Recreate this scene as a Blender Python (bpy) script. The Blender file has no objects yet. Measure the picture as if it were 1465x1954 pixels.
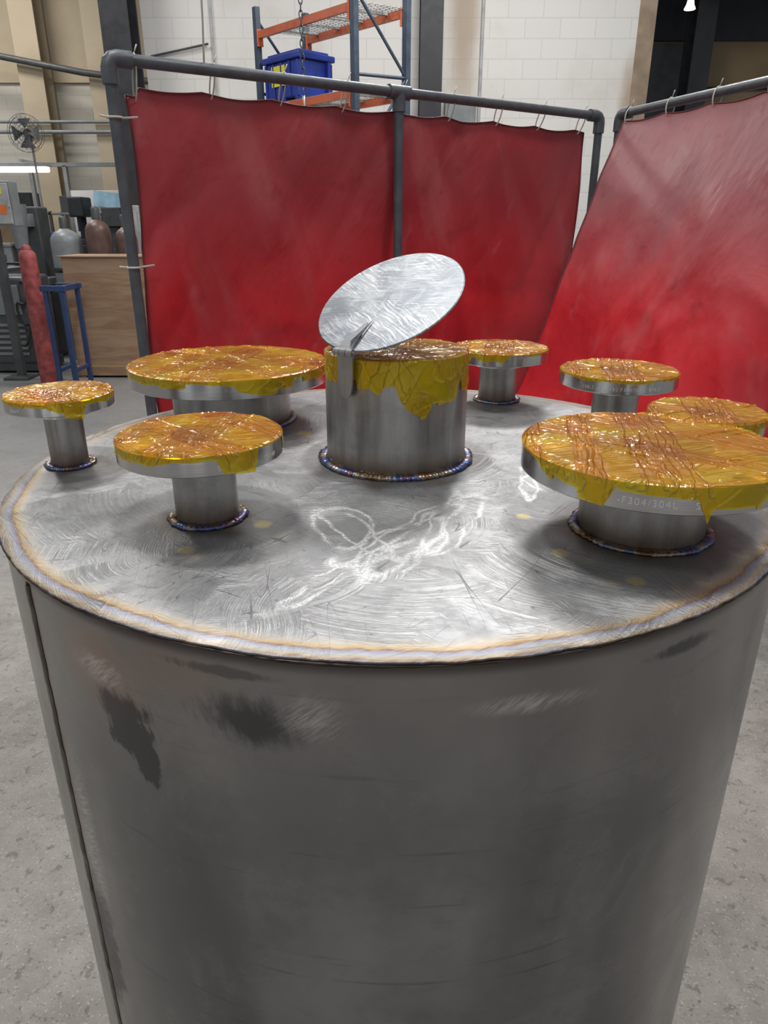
import bpy, bmesh, math, random
from mathutils import Vector, Matrix, noise as mnoise
random.seed(7)
S=bpy.context.scene
try:
    S.view_settings.view_transform='Standard'
    S.view_settings.look='None'
except Exception: pass
WL={}
# ------------------------------------------------------------------ helpers
def link(o): S.collection.objects.link(o); return o
def place(o,origin,parent):
    WL[o.name]=Vector(origin)
    if parent is not None:
        o.parent=parent; o.location=Vector(origin)-WL[parent.name]
    else: o.location=Vector(origin)
def mk(name,verts,faces,mat,origin=None,parent=None,smooth=False,label=None,category=None,kind=None,group=None,angle=None):
    if origin is None:
        xs=[v[0] for v in verts]; ys=[v[1] for v in verts]; zs=[v[2] for v in verts]
        origin=((min(xs)+max(xs))/2,(min(ys)+max(ys))/2,min(zs))
    O=Vector(origin)
    me=bpy.data.meshes.new(name)
    me.from_pydata([tuple(Vector(v)-O) for v in verts],[],faces)
    me.update()
    bm=bmesh.new(); bm.from_mesh(me); bmesh.ops.recalc_face_normals(bm,faces=bm.faces); bm.to_mesh(me); bm.free()
    o=link(bpy.data.objects.new(name,me))
    if smooth:
        me.polygons.foreach_set('use_smooth',[True]*len(me.polygons))
        if angle is not None:
            try: me.set_sharp_from_angle(angle=math.radians(angle))
            except Exception: pass
    if mat: me.materials.append(mat)
    place(o,origin,parent)
    tag(o,label,category,kind,group)
    return o
def tag(o,label=None,category=None,kind=None,group=None):
    if label: o["label"]=label
    if category: o["category"]=category
    if kind: o["kind"]=kind
    if group: o["group"]=group
def empty(name,loc,label,category,parent=None,group=None):
    o=link(bpy.data.objects.new(name,None)); o.empty_display_size=.05
    place(o,loc,parent); tag(o,label,category,None,group); return o
class G:
    """geometry accumulator"""
    def __init__(s): s.v=[]; s.f=[]
    def add(s,v,f):
        n=len(s.v); s.v+= [tuple(x) for x in v]; s.f+=[tuple(i+n for i in q) for q in f]; return s
    def box(s,a,b,bev=0.0,rot=0,piv=None):
        x0,y0,z0=a; x1,y1,z1=b
        bm=bmesh.new(); bmesh.ops.create_cube(bm,size=1)
        for v in bm.verts:
            v.co=Vector((x0+(v.co.x+.5)*(x1-x0),y0+(v.co.y+.5)*(y1-y0),z0+(v.co.z+.5)*(z1-z0)))
        if bev>0: bmesh.ops.bevel(bm,geom=list(bm.edges),offset=bev,segments=2,affect='EDGES',profile=.5)
        if rot:
            p=Vector(piv) if piv else Vector(((x0+x1)/2,(y0+y1)/2,0))
            M_=Matrix.Translation(p)@Matrix.Rotation(rot,4,'Z')@Matrix.Translation(-p)
            for v in bm.verts: v.co=M_@v.co
        bm.verts.index_update()
        s.add([v.co[:] for v in bm.verts],[[v.index for v in f.verts] for f in bm.faces]); bm.free(); return s
    def tube(s,pts,r,n=14,closed=False,cap=True):
        pts=[Vector(p) for p in pts]; m=len(pts); V=[];F=[]
        t0=(pts[1]-pts[0]).normalized()
        ref=Vector((0,0,1)) if abs(t0.z)<.9 else Vector((1,0,0))
        nrm=t0.cross(ref).normalized()
        for i,p in enumerate(pts):
            if closed: t=(pts[(i+1)%m]-pts[i-1]).normalized()
            elif i==0: t=(pts[1]-pts[0]).normalized()
            elif i==m-1: t=(pts[-1]-pts[-2]).normalized()
            else: t=(pts[i+1]-pts[i-1]).normalized()
            nrm=(nrm-t*nrm.dot(t)).normalized(); b=t.cross(nrm)
            rr=r[i] if isinstance(r,(list,tuple)) else r
            for k in range(n):
                a=2*math.pi*k/n; V.append(p+(nrm*math.cos(a)+b*math.sin(a))*rr)
        for i in range(m if closed else m-1):
            j=(i+1)%m
            for k in range(n):
                F.append((i*n+k,i*n+(k+1)%n,j*n+(k+1)%n,j*n+k))
        if cap and not closed:
            F.append(tuple(range(n))[::-1]); F.append(tuple((m-1)*n+k for k in range(n)))
        return s.add(V,F)
    def lathe(s,prof,c,n=48,closed=False):
        cx,cy,cz=c; V=[];F=[]; m=len(prof)
        for (r,z) in prof:
            for k in range(n):
                a=2*math.pi*k/n; V.append((cx+max(r,1e-5)*math.cos(a),cy+max(r,1e-5)*math.sin(a),cz+z))
        for i in range(m if closed else m-1):
            j=(i+1)%m
            for k in range(n): F.append((i*n+k,i*n+(k+1)%n,j*n+(k+1)%n,j*n+k))
        return s.add(V,F)
    def mk(s,name,mat,**k): return mk(name,s.v,s.f,mat,**k)

# ------------------------------------------------------------------ material helpers
class N:
    def __init__(s,name):
        s.m=bpy.data.materials.new(name); s.m.use_nodes=True; s.t=s.m.node_tree
        s.t.nodes.clear(); s.out=s.n('ShaderNodeOutputMaterial')
        s.co=s.n('ShaderNodeTexCoord').outputs['Object']
    def n(s,typ,**k):
        x=s.t.nodes.new(typ)
        for a,b in k.items(): setattr(x,a,b)
        return x
    def set(s,sock,v):
        if isinstance(v,bpy.types.NodeSocket): s.t.links.new(v,sock)
        elif isinstance(v,(tuple,list)):
            v=tuple(v)
            if len(sock.default_value)==4 and len(v)==3: v=v+(1,)
            sock.default_value=v
        else: sock.default_value=v
    def noise(s,scale,detail=4,rough=.55,vec=None,dist=0,out=0):
        x=s.n('ShaderNodeTexNoise'); s.set(x.inputs['Vector'],vec or s.co)
        x.inputs['Scale'].default_value=scale; x.inputs['Detail'].default_value=detail
        x.inputs['Roughness'].default_value=rough; x.inputs['Distortion'].default_value=dist
        return x.outputs[out]
    def math(s,op,a,b=0.,clamp=False,c=None):
        x=s.n('ShaderNodeMath',operation=op); x.use_clamp=clamp
        s.set(x.inputs[0],a); s.set(x.inputs[1],b)
        if c is not None: s.set(x.inputs[2],c)
        return x.outputs[0]
    def vm(s,op,a,b=(0,0,0),out=0):
        x=s.n('ShaderNodeVectorMath',operation=op); s.set(x.inputs[0],a); s.set(x.inputs[1],b); return x.outputs[out]
    def vscale(s,a,k):
        x=s.n('ShaderNodeVectorMath',operation='SCALE'); s.set(x.inputs[0],a); s.set(x.inputs['Scale'],k); return x.outputs[0]
    def mix(s,f,a,b,mode='MIX'):
        x=s.n('ShaderNodeMix',data_type='RGBA',blend_type=mode); s.set(x.inputs[0],f); s.set(x.inputs[6],a); s.set(x.inputs[7],b); return x.outputs[2]
    def rng(s,v,a,b,c=0.,d=1.,smooth=True):
        x=s.n('ShaderNodeMapRange'); x.interpolation_type='SMOOTHSTEP' if smooth else 'LINEAR'
        s.set(x.inputs[0],v)
        for i,q in zip((1,2,3,4),(a,b,c,d)): x.inputs[i].default_value=q
        return x.outputs[0]
    def ramp(s,v,stops):
        x=s.n('ShaderNodeValToRGB'); s.set(x.inputs[0],v); e=x.color_ramp.elements
        while len(e)<len(stops): e.new(.5)
        for q,(p,c) in zip(e,stops): q.position=p; q.color=tuple(c)+(1,) if len(c)==3 else c
        return x.outputs[0]
    def map(s,scale=(1,1,1),rot=(0,0,0),loc=(0,0,0),vec=None):
        r=s.n('ShaderNodeMapping'); s.set(r.inputs[0],vec or s.co); r.inputs['Rotation'].default_value=rot; r.inputs['Location'].default_value=loc
        x=s.n('ShaderNodeMapping'); s.set(x.inputs[0],r.outputs[0]); x.inputs['Scale'].default_value=scale
        return x.outputs[0]
    def sep(s,v):
        x=s.n('ShaderNodeSeparateXYZ'); s.set(x.inputs[0],v); return x.outputs
    def comb(s,a,b,c=0.):
        x=s.n('ShaderNodeCombineXYZ'); s.set(x.inputs[0],a); s.set(x.inputs[1],b); s.set(x.inputs[2],c); return x.outputs[0]
    def white(s,v):
        x=s.n('ShaderNodeTexWhiteNoise',noise_dimensions='1D'); s.set(x.inputs['W'],v); return x.outputs['Value']
    def blob(s,c,r,soft=.35,wob=None):
        d=s.vm('SUBTRACT',s.co,c); d=s.vm('DIVIDE',d,r); l=s.vm('LENGTH',d,out=1)
        if wob is not None: l=s.math('ADD',l,wob)
        return s.rng(l,1-soft,1+soft*.3,1,0)
    def bump(s,h,strength=.3,dist=.01,prev=None):
        x=s.n('ShaderNodeBump'); s.set(x.inputs['Height'],h); x.inputs['Strength'].default_value=strength; x.inputs['Distance'].default_value=dist
        if prev is not None: s.set(x.inputs['Normal'],prev)
        return x.outputs[0]
    def bsdf(s,color,rough=.5,metal=0.,normal=None,**k):
        x=s.n('ShaderNodeBsdfPrincipled'); s.set(x.inputs['Base Color'],color); s.set(x.inputs['Roughness'],rough); s.set(x.inputs['Metallic'],metal)
        if normal is not None: s.set(x.inputs['Normal'],normal)
        for a,b in k.items(): s.set(x.inputs[a.replace('_',' ')],b)
        return x.outputs[0]
    def done(s,sh): s.t.links.new(sh,s.out.inputs[0]); return s.m

def simple(name,c,rough=.5,metal=0.,var=.25,scale=8,bump=.0,**k):
    m=N(name); f=m.rng(m.noise(scale,5),.3,.7)
    c2=tuple(max(0,x*(1-var)) for x in c)
    nrm=m.bump(m.noise(scale*6,3),bump,.004) if bump else None
    r=m.rng(m.noise(scale*2,3),.3,.7,max(.02,rough-.08),min(1,rough+.08))
    return m.done(m.bsdf(m.mix(f,c2,c),r,metal,nrm,**k))
def emis(name,c,st):
    m=N(name); x=m.n('ShaderNodeEmission'); x.inputs[0].default_value=tuple(c)+(1,); x.inputs[1].default_value=st
    return m.done(x.outputs[0])

# layout (metres; camera stands at x=0,y=0)
CAMZ=1.5; PZ=1.235; TC=(.009,.82); RP=.4262; RS=.4228
NOZ=[ # hem: (degrees, tape depth as fraction of flange thickness)
 dict(x=-.1725,y=.645,pr=.0301,fr=.0762,t=.019,h=.0845,nh=4,bc=.0603,hr=.0095,rot=-100,hem=[(-180,.30),(-110,.42),(-80,.30),(-66,.35),(-62,1.0),(-40,1.02),(-36,.08),(-2,.08),(3,.9),(90,.9),(170,.45)]),
 dict(x=.241,y=.6163,pr=.0571,fr=.1145,t=.024,h=.0825,nh=8,bc=.0952,hr=.0095,rot=-112,hem=[(-180,.12),(-162,.2),(-144,.8),(-126,1.08),(-122,.30),(-91,.30),(-87,.95),(-66,1.0),(-60,.62),(-30,.7),(0,.9),(90,.9),(170,.2)]),
 dict(x=-.3747,y=.810,pr=.021,fr=.0590,t=.016,h=.087,nh=4,bc=.0445,hr=.008,rot=30,hem=[(-180,.15),(-110,.2),(-80,.3),(-70,.95),(-45,1.1),(-40,.35),(-20,.35),(90,.8),(170,.4)]),
 dict(x=-.222,y=1.025,pr=.0841,fr=.1397,t=.0254,h=.084,nh=8,bc=.1207,hr=.011,rot=10,hem=[(-180,.25),(-130,.45),(-110,.3),(-95,.25),(-60,.7),(-30,.4),(0,.8),(90,.9),(170,.35)]),
 dict(x=.1844,y=1.149,pr=.0301,fr=.0762,t=.019,h=.085,nh=4,bc=.0603,hr=.0095,rot=50,hem=[(-180,.6),(-120,.5),(-95,.8),(-85,.15),(-10,.2),(0,.7),(90,.9),(170,.6)]),
 dict(x=.3135,y=.950,pr=.0301,fr=.0762,t=.019,h=.087,nh=4,bc=.0603,hr=.0095,rot=35,hem=[(-180,.2),(-150,.15),(-100,.25),(-60,.15),(-20,.25),(90,.8),(170,.4)]),
 dict(x=.3405,y=.734,pr=.021,fr=.0590,t=.016,h=.084,nh=4,bc=.0445,hr=.008,rot=20,hem=[(-180,.3),(-90,.5),(-40,.6),(0,.5),(90,.8),(170,.4)]),
]
HP=(.0147,.84); HR=.0841; HH=.131

# ------------------------------------------------------------------ materials
def mat_plate():
    m=N('brushed_plate_steel'); P=m.co
    big=m.noise(6,5,.6); med=m.noise(20,6,.65,dist=.6); fine=m.noise(90,4,.7)
    def arcset(vs,freq,off,seed):
        vo=m.n('ShaderNodeTexVoronoi'); vo.inputs['Scale'].default_value=vs
        m.set(vo.inputs['Vector'],m.vm('ADD',m.vm('ADD',P,(seed,seed*.7,0)),m.vscale(m.noise(9,3,out=1),.07)))
        cen=m.vm('SUBTRACT',vo.outputs['Position'],(seed,seed*.7,0))
        d=m.vm('LENGTH',m.vm('SUBTRACT',P,m.vm('ADD',cen,m.vscale(m.vm('SUBTRACT',vo.outputs['Color'],(.5,.5,.5)),off))),out=1)
        a=m.noise(1,3,.65,vec=m.comb(m.math('MULTIPLY',d,freq),m.math('MULTIPLY',med,3),seed))
        return a,m.sep(vo.outputs['Color'])[1]
    a1,c1=arcset(9,620,.25,0.); a2,c2=arcset(14,820,.16,3.3)
    m1=m.math('MULTIPLY',m.rng(m.noise(8,4,.6,vec=m.vm('ADD',P,(5,2,0))),.42,.60),m.rng(c1,.2,.6,.4,1))
    m2=m.math('MULTIPLY',m.rng(m.noise(13,4,.6,vec=m.vm('ADD',P,(1,7,0))),.46,.62),m.rng(c2,.2,.6,.4,1))
    A1=m.math('MULTIPLY',m.rng(a1,.42,.62),m1); A2=m.math('MULTIPLY',m.rng(a2,.45,.62),m2); A=m.math('MAXIMUM',A1,A2)
    def scr(rot,sc_,w,seed):
        nn=m.noise(1,0,.5,vec=m.map(scale=(sc_*14,sc_,1),rot=(0,0,rot),loc=(seed,0,0)))
        return m.math('MULTIPLY',m.rng(m.math('ABSOLUTE',m.math('SUBTRACT',nn,.5)),0,w,1,0),m.rng(m.noise(13,2,vec=m.vm('ADD',P,(seed,seed,0))),.46,.58))
    scrat=scr(.6,4,.005,1.)
    for i,(r_,s_) in enumerate([(-.9,5),(2.1,4),(1.4,6),(-.2,5)]): scrat=m.math('MAXIMUM',scrat,scr(r_,s_,.005,2.+i*3))
    warp=m.vm('ADD',P,m.vscale(m.vm('SUBTRACT',m.noise(13,2,out=1),(.5,.5,.5)),.045))
    brush=m.rng(m.noise(1,3,.7,vec=m.map(scale=(360,360,1))),.35,.65,.25,1)
    sq=None
    for (cx,cy,rx,ry,ang,w) in [(.020,-.225,.095,.016,62,.15),(.030,-.215,.11,.032,58,.06),(.000,-.235,.07,.024,45,.10),(-.050,-.200,.050,.026,100,.09),(-.035,-.215,.07,.014,125,.15),(-.045,-.300,.08,.008,50,.25),(.045,-.19,.08,.009,75,.22),(.16,-.07,.04,.012,100,.15),(.15,-.09,.035,.008,80,.2)]:
        r=m.n('ShaderNodeMapping',vector_type='TEXTURE'); m.set(r.inputs[0],warp); r.inputs['Location'].default_value=(cx,cy,0); r.inputs['Rotation'].default_value=(0,0,math.radians(ang)); r.inputs['Scale'].default_value=(rx,ry,1)
        l=m.vm('LENGTH',m.vm('MULTIPLY',r.outputs[0],(1,1,0)),out=1)
        k=m.rng(m.math('ABSOLUTE',m.math('SUBTRACT',l,1.)),0,w*1.6,1,0)
        sq=k if sq is None else m.math('MAXIMUM',sq,k)
    sq=m.math('MULTIPLY',m.math('MULTIPLY',sq,brush),m.rng(m.noise(24,3),.34,.52))
    zone=m.blob((.0,-.24,0),(.16,.10,1),.9,m.math('MULTIPLY',m.math('SUBTRACT',big,.5),1.2))
    col=m.mix(m.rng(big,.35,.65),(.30,.303,.31),(.395,.40,.41))
    col=m.mix(m.math('MULTIPLY',m.rng(med,.48,.64),.45),col,(.22,.22,.225))
    col=m.mix(m.math('MULTIPLY',m.rng(fine,.48,.68),.38),col,(.18,.18,.185))
    col=m.mix(m.math('MULTIPLY',zone,.15),col,(.48,.49,.50))
    col=m.mix(m.math('MULTIPLY',A,.48),col,(.62,.625,.635))
    col=m.mix(m.math('MULTIPLY',scrat,.65),col,(.10,.10,.10))
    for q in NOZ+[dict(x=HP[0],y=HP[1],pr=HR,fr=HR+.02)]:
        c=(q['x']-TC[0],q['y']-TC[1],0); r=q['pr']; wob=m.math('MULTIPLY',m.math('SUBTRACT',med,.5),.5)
        col=m.mix(m.math('MULTIPLY',m.blob(c,(q['fr']+.016,q['fr']+.016,1),.08,m.math('MULTIPLY',wob,.2)),.58),col,(.15,.151,.155))  # flange shadow and reflection put into the colour as a dark disc
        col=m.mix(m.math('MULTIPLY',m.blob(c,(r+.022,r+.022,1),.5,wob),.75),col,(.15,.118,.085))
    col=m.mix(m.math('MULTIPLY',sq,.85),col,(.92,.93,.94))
    for (x_,y_,r_) in [(-.183,-.254,.009),(-.125,-.195,.010),(.145,-.259,.009),(.1935,-.313,.009),(.314,-.259,.010),(-.119,.124,.012),(.128,-.175,.008)]:
        col=m.mix(m.math('MULTIPLY',m.blob((x_,y_,0),(r_,r_,1),.4,m.math('MULTIPLY',m.math('SUBTRACT',fine,.5),.8)),.6),col,(.50,.42,.18))  # tan spots paint the light shining through taped bolt holes
    rr=m.vm('LENGTH',m.vm('MULTIPLY',P,(1,1,0)),out=1)
    rw=m.math('ADD',rr,m.math('MULTIPLY',m.math('SUBTRACT',m.noise(12,5,.65),.5),.022))
    tint=m.ramp(m.rng(rw,.395,.4262,0,1,False),[(0,(.35,.35,.355)),(.32,(.42,.38,.32)),(.50,(.42,.29,.14)),(.57,(.22,.14,.08)),(.64,(.25,.25,.33)),(.74,(.33,.34,.37)),(.86,(.36,.30,.21)),(.94,(.25,.17,.10)),(1,(.18,.17,.20))])
    tm=m.math('MULTIPLY',m.rng(rw,.392,.408),m.rng(m.noise(5,3),.3,.5,.7,1.))
    ang=m.math('ARCTAN2',m.sep(P)[1],m.sep(P)[0])
    brm=m.rng(m.noise(1,3,.7,vec=m.comb(m.math('MULTIPLY',m.math('ADD',ang,m.math('MULTIPLY',rr,5)),150),m.math('MULTIPLY',rr,30))),.38,.62)
    tint=m.mix(m.math('MULTIPLY',brm,.25),tint,(.50,.50,.50))
    col=m.mix(tm,col,tint)
    z=m.sep(P)[2]; col=m.mix(m.rng(z,-.0018,-.0005,.85,0),col,(.11,.095,.085))
    rough=m.math('ADD',m.rng(med,.3,.7,.40,.52),m.math('MULTIPLY',m.math('MAXIMUM',A,sq),-.05))
    nrm=m.bump(A,.4,.0009); nrm=m.bump(m.math('ADD',scrat,sq),.3,.0007,nrm); nrm=m.bump(fine,.18,.0012,nrm)
    return m.done(m.bsdf(col,rough,.80,nrm))
def mat_shell():
    m=N('rolled_shell_steel'); P=m.co
    big=m.noise(4,6,.65); st=m.noise(1,3,.5,vec=m.map(scale=(6,6,.8))); hz=m.noise(1,3,.6,vec=m.map(scale=(6,6,110)))
    fn=m.noise(60,4,.7); mo=m.noise(9,6,.7,dist=.5)
    wob=m.math('ADD',m.math('MULTIPLY',m.math('SUBTRACT',m.noise(22,2,.5),.5),1.3),m.math('MULTIPLY',m.math('SUBTRACT',m.noise(1,5,.75,vec=m.map(scale=(170,170,45),rot=(0,.3,0))),.5),1.3))
    wsoft=m.math('MULTIPLY',m.math('SUBTRACT',m.noise(30,4,.6),.5),1.)
    col=m.mix(m.rng(big,.35,.65),(.22,.226,.228),(.315,.32,.322)); col=m.mix(m.rng(st,.42,.60,0,.65),col,(.13,.134,.135))  # broad upright dark bands put soft reflections into the shell colour
    col=m.mix(m.math('MULTIPLY',m.rng(mo,.48,.68),.3),col,(.37,.37,.365))
    col=m.mix(m.math('MULTIPLY',m.rng(hz,.62,.72),.35),col,(.08,.08,.08))
    col=m.mix(m.math('MULTIPLY',m.rng(fn,.5,.7),.2),col,(.15,.15,.148))
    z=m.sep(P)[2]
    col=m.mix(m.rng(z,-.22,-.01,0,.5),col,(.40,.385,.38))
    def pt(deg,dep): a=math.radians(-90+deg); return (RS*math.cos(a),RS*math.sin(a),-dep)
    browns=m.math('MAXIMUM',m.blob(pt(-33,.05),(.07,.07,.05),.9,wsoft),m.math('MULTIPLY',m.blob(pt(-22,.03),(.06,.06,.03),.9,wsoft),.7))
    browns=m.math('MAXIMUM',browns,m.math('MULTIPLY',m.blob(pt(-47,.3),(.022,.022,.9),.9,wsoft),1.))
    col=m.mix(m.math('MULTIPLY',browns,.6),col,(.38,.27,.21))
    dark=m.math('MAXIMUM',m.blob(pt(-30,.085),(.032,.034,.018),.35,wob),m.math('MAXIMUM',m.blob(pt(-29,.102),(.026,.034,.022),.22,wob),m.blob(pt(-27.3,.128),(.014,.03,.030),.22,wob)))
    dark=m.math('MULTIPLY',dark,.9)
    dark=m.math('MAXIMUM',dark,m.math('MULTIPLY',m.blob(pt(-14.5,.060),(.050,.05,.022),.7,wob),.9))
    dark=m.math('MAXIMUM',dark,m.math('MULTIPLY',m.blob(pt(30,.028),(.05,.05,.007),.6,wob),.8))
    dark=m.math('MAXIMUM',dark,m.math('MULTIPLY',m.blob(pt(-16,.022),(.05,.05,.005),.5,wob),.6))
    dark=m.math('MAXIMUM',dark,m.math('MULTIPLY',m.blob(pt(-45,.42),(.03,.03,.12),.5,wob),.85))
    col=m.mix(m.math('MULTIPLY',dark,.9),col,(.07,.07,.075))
    br=m.math('MAXIMUM',m.blob(pt(-8,.052),(.026,.026,.022),1.,wsoft),m.math('MAXIMUM',m.blob(pt(13,.043),(.046,.046,.008),1.,wsoft),m.math('MAXIMUM',m.blob(pt(-33,.055),(.03,.03,.015),.9,wsoft),m.math('MULTIPLY',m.blob(pt(-43,.28),(.02,.02,.12),.9,wsoft),.7))))  # grinder-bright patches; the tall left strip paints a reflection
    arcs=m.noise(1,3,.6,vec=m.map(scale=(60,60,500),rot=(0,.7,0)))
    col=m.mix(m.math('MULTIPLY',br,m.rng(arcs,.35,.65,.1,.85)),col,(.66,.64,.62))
    edge=m.rng(z,-.018,-.007,0,1)
    col=m.mix(m.math('MULTIPLY',edge,.8),col,(.07,.06,.055))
    rough=m.math('ADD',m.rng(mo,.3,.7,.20,.30),m.math('MULTIPLY',dark,.15))
    nrm=m.bump(st,.12,.006); nrm=m.bump(m.noise(220,2),.06,.0006,nrm)
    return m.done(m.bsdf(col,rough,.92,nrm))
def mat_weld():
    m=N('heat_tinted_weld'); n=m.noise(22,4,.65)
    c=m.ramp(n,[(.28,(.07,.05,.04)),(.40,(.24,.15,.08)),(.46,(.34,.29,.25)),(.52,(.09,.15,.32)),(.58,(.16,.10,.20)),(.64,(.24,.16,.10)),(.72,(.40,.37,.35)),(.85,(.10,.12,.2))])
    return m.done(m.bsdf(c,.32,.95,m.bump(m.noise(300,2),.25,.001)))
def mat_pipe():
    m=N('nozzle_pipe_steel'); P=m.co; st=m.noise(1,4,.6,vec=m.map(scale=(50,50,4))); z=m.sep(P)[2]
    col=m.mix(m.rng(st,.35,.65),(.37,.355,.335),(.50,.49,.475))
    col=m.mix(m.rng(m.noise(45,5,.7),.46,.66,0,.35),col,(.27,.255,.235))
    w=m.math('ADD',z,m.math('MULTIPLY',m.math('SUBTRACT',m.noise(30,3),.5),.02))
    col=m.mix(m.rng(w,.0,.034,.85,0),col,(.20,.14,.09))
    return m.done(m.bsdf(col,m.rng(st,.3,.7,.30,.42),.88,m.bump(st,.06,.001)))
def mat_flange():
    m=N('machined_flange_steel'); st=m.noise(1,3,.6,vec=m.map(scale=(3,3,500)))
    return m.done(m.bsdf(m.mix(st,(.60,.60,.60),(.82,.82,.82)),.17,.98,m.bump(st,.10,.0006)))
def mat_lid():
    m=N('scratched_lid_sheet'); med=m.noise(22,6,.7,dist=1.)
    w=m.vm('ADD',m.co,m.vscale(m.vm('SUBTRACT',m.noise(14,2,out=1),(.5,.5,.5)),.02))
    a1=m.noise(1,4,.7,vec=m.map(scale=(25,420,1),rot=(0,0,.5),vec=w)); a2=m.noise(1,4,.7,vec=m.map(scale=(25,380,1),rot=(0,0,-.15),vec=w))
    f=m.rng(m.noise(9,3),.40,.60); a=m.math('ADD',m.math('MULTIPLY',a1,f),m.math('MULTIPLY',a2,m.math('SUBTRACT',1.,f)))
    col=m.mix(m.rng(med,.40,.60),(.16,.175,.195),(.29,.305,.32)); col=m.mix(m.math('MULTIPLY',m.rng(a,.48,.64),m.rng(m.noise(12,3),.4,.6,.25,.9)),col,(.56,.57,.59))
    return m.done(m.bsdf(col,m.rng(med,.3,.7,.36,.50),.85,m.bump(a,.25,.0007)))
def mat_tape():
    m=N('amber_polyimide_tape'); P=m.co
    warp=m.vm('ADD',P,m.vscale(m.vm('SUBTRACT',m.noise(12,2,out=1),(.5,.5,.5)),.010))
    lay=None; H=None; seams=None
    for k,(ang,wd,sd) in enumerate([(-.30,.026,1.),(.75,.031,7.),(1.75,.024,13.)]):
        mp=m.sep(m.map(rot=(0,0,ang),vec=warp)); t=m.math('DIVIDE',mp[1],wd); t=m.math('ADD',t,m.math('MULTIPLY',mp[2],18)); idn=m.math('FLOOR',m.math('ADD',t,sd)); fr=m.math('FRACT',m.math('ADD',t,sd))
        rv=m.white(m.math('ADD',idn,sd*3.1))
        on=m.rng(rv,.30 if k==0 else .58,.31 if k==0 else .59,0,1)
        sm=m.rng(m.math('MINIMUM',fr,m.math('SUBTRACT',1.,fr)),0,.03,1,0)
        st=m.noise(1,2,.6,vec=m.comb(m.math('MULTIPLY',mp[0],20),m.math('MULTIPLY',mp[1],200),m.math('ADD',m.math('MULTIPLY',mp[2],60),idn)))
        rd=m.rng(m.math('ABSOLUTE',m.math('SUBTRACT',m.noise(1,1,.5,vec=m.comb(m.math('MULTIPLY',mp[0],9),m.math('MULTIPLY',mp[1],90),m.math('ADD',idn,m.math('MULTIPLY',mp[2],40)))),.5)),0,.04,1,0)
        h=m.math('ADD',m.math('MULTIPLY',st,.9),m.math('MULTIPLY',rd,.9))
        if k==0: lay,H,seams=on,h,sm
        else:
            H=m.math('ADD',m.math('MULTIPLY',H,m.math('SUBTRACT',1.,on)),m.math('MULTIPLY',h,on)); lay=m.math('ADD',lay,on); seams=m.math('MAXIMUM',m.math('MULTIPLY',seams,.6),m.math('MULTIPLY',sm,on))
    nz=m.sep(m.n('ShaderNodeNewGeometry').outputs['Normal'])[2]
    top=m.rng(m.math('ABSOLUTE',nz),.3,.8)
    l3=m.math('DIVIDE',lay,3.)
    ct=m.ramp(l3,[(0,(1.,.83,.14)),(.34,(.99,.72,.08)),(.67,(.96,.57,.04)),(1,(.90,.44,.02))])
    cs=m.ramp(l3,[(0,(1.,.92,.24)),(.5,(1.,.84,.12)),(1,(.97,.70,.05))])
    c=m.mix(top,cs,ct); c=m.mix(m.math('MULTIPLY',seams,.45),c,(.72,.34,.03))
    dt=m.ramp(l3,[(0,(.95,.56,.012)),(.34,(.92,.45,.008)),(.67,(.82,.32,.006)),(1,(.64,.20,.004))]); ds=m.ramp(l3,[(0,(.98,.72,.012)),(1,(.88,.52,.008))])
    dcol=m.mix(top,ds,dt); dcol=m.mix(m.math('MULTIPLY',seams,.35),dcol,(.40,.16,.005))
    tr=m.n('ShaderNodeBsdfTransparent'); m.set(tr.inputs[0],c)
    nrm=m.bump(H,.85,.0018)
    pb=m.bsdf(dcol,.30,.0,nrm,Specular_IOR_Level=.2)
    gl=m.n('ShaderNodeBsdfGlossy'); gl.inputs['Roughness'].default_value=.07; m.set(gl.inputs['Normal'],nrm); gl.inputs[0].default_value=(1,.94,.82,1)
    x=m.n('ShaderNodeMixShader'); m.set(x.inputs[0],m.math('ADD',m.math('MULTIPLY',top,.10),.34)); m.t.links.new(tr.outputs[0],x.inputs[1]); m.t.links.new(pb,x.inputs[2])
    fz=m.n('ShaderNodeFresnel'); fz.inputs['IOR'].default_value=1.5; m.set(fz.inputs['Normal'],nrm)
    y=m.n('ShaderNodeMixShader'); m.set(y.inputs[0],m.math('MULTIPLY',fz.outputs[0],.75,True)); m.t.links.new(x.outputs[0],y.inputs[1]); m.t.links.new(gl.outputs[0],y.inputs[2])
    return m.done(y.outputs[0])
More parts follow.
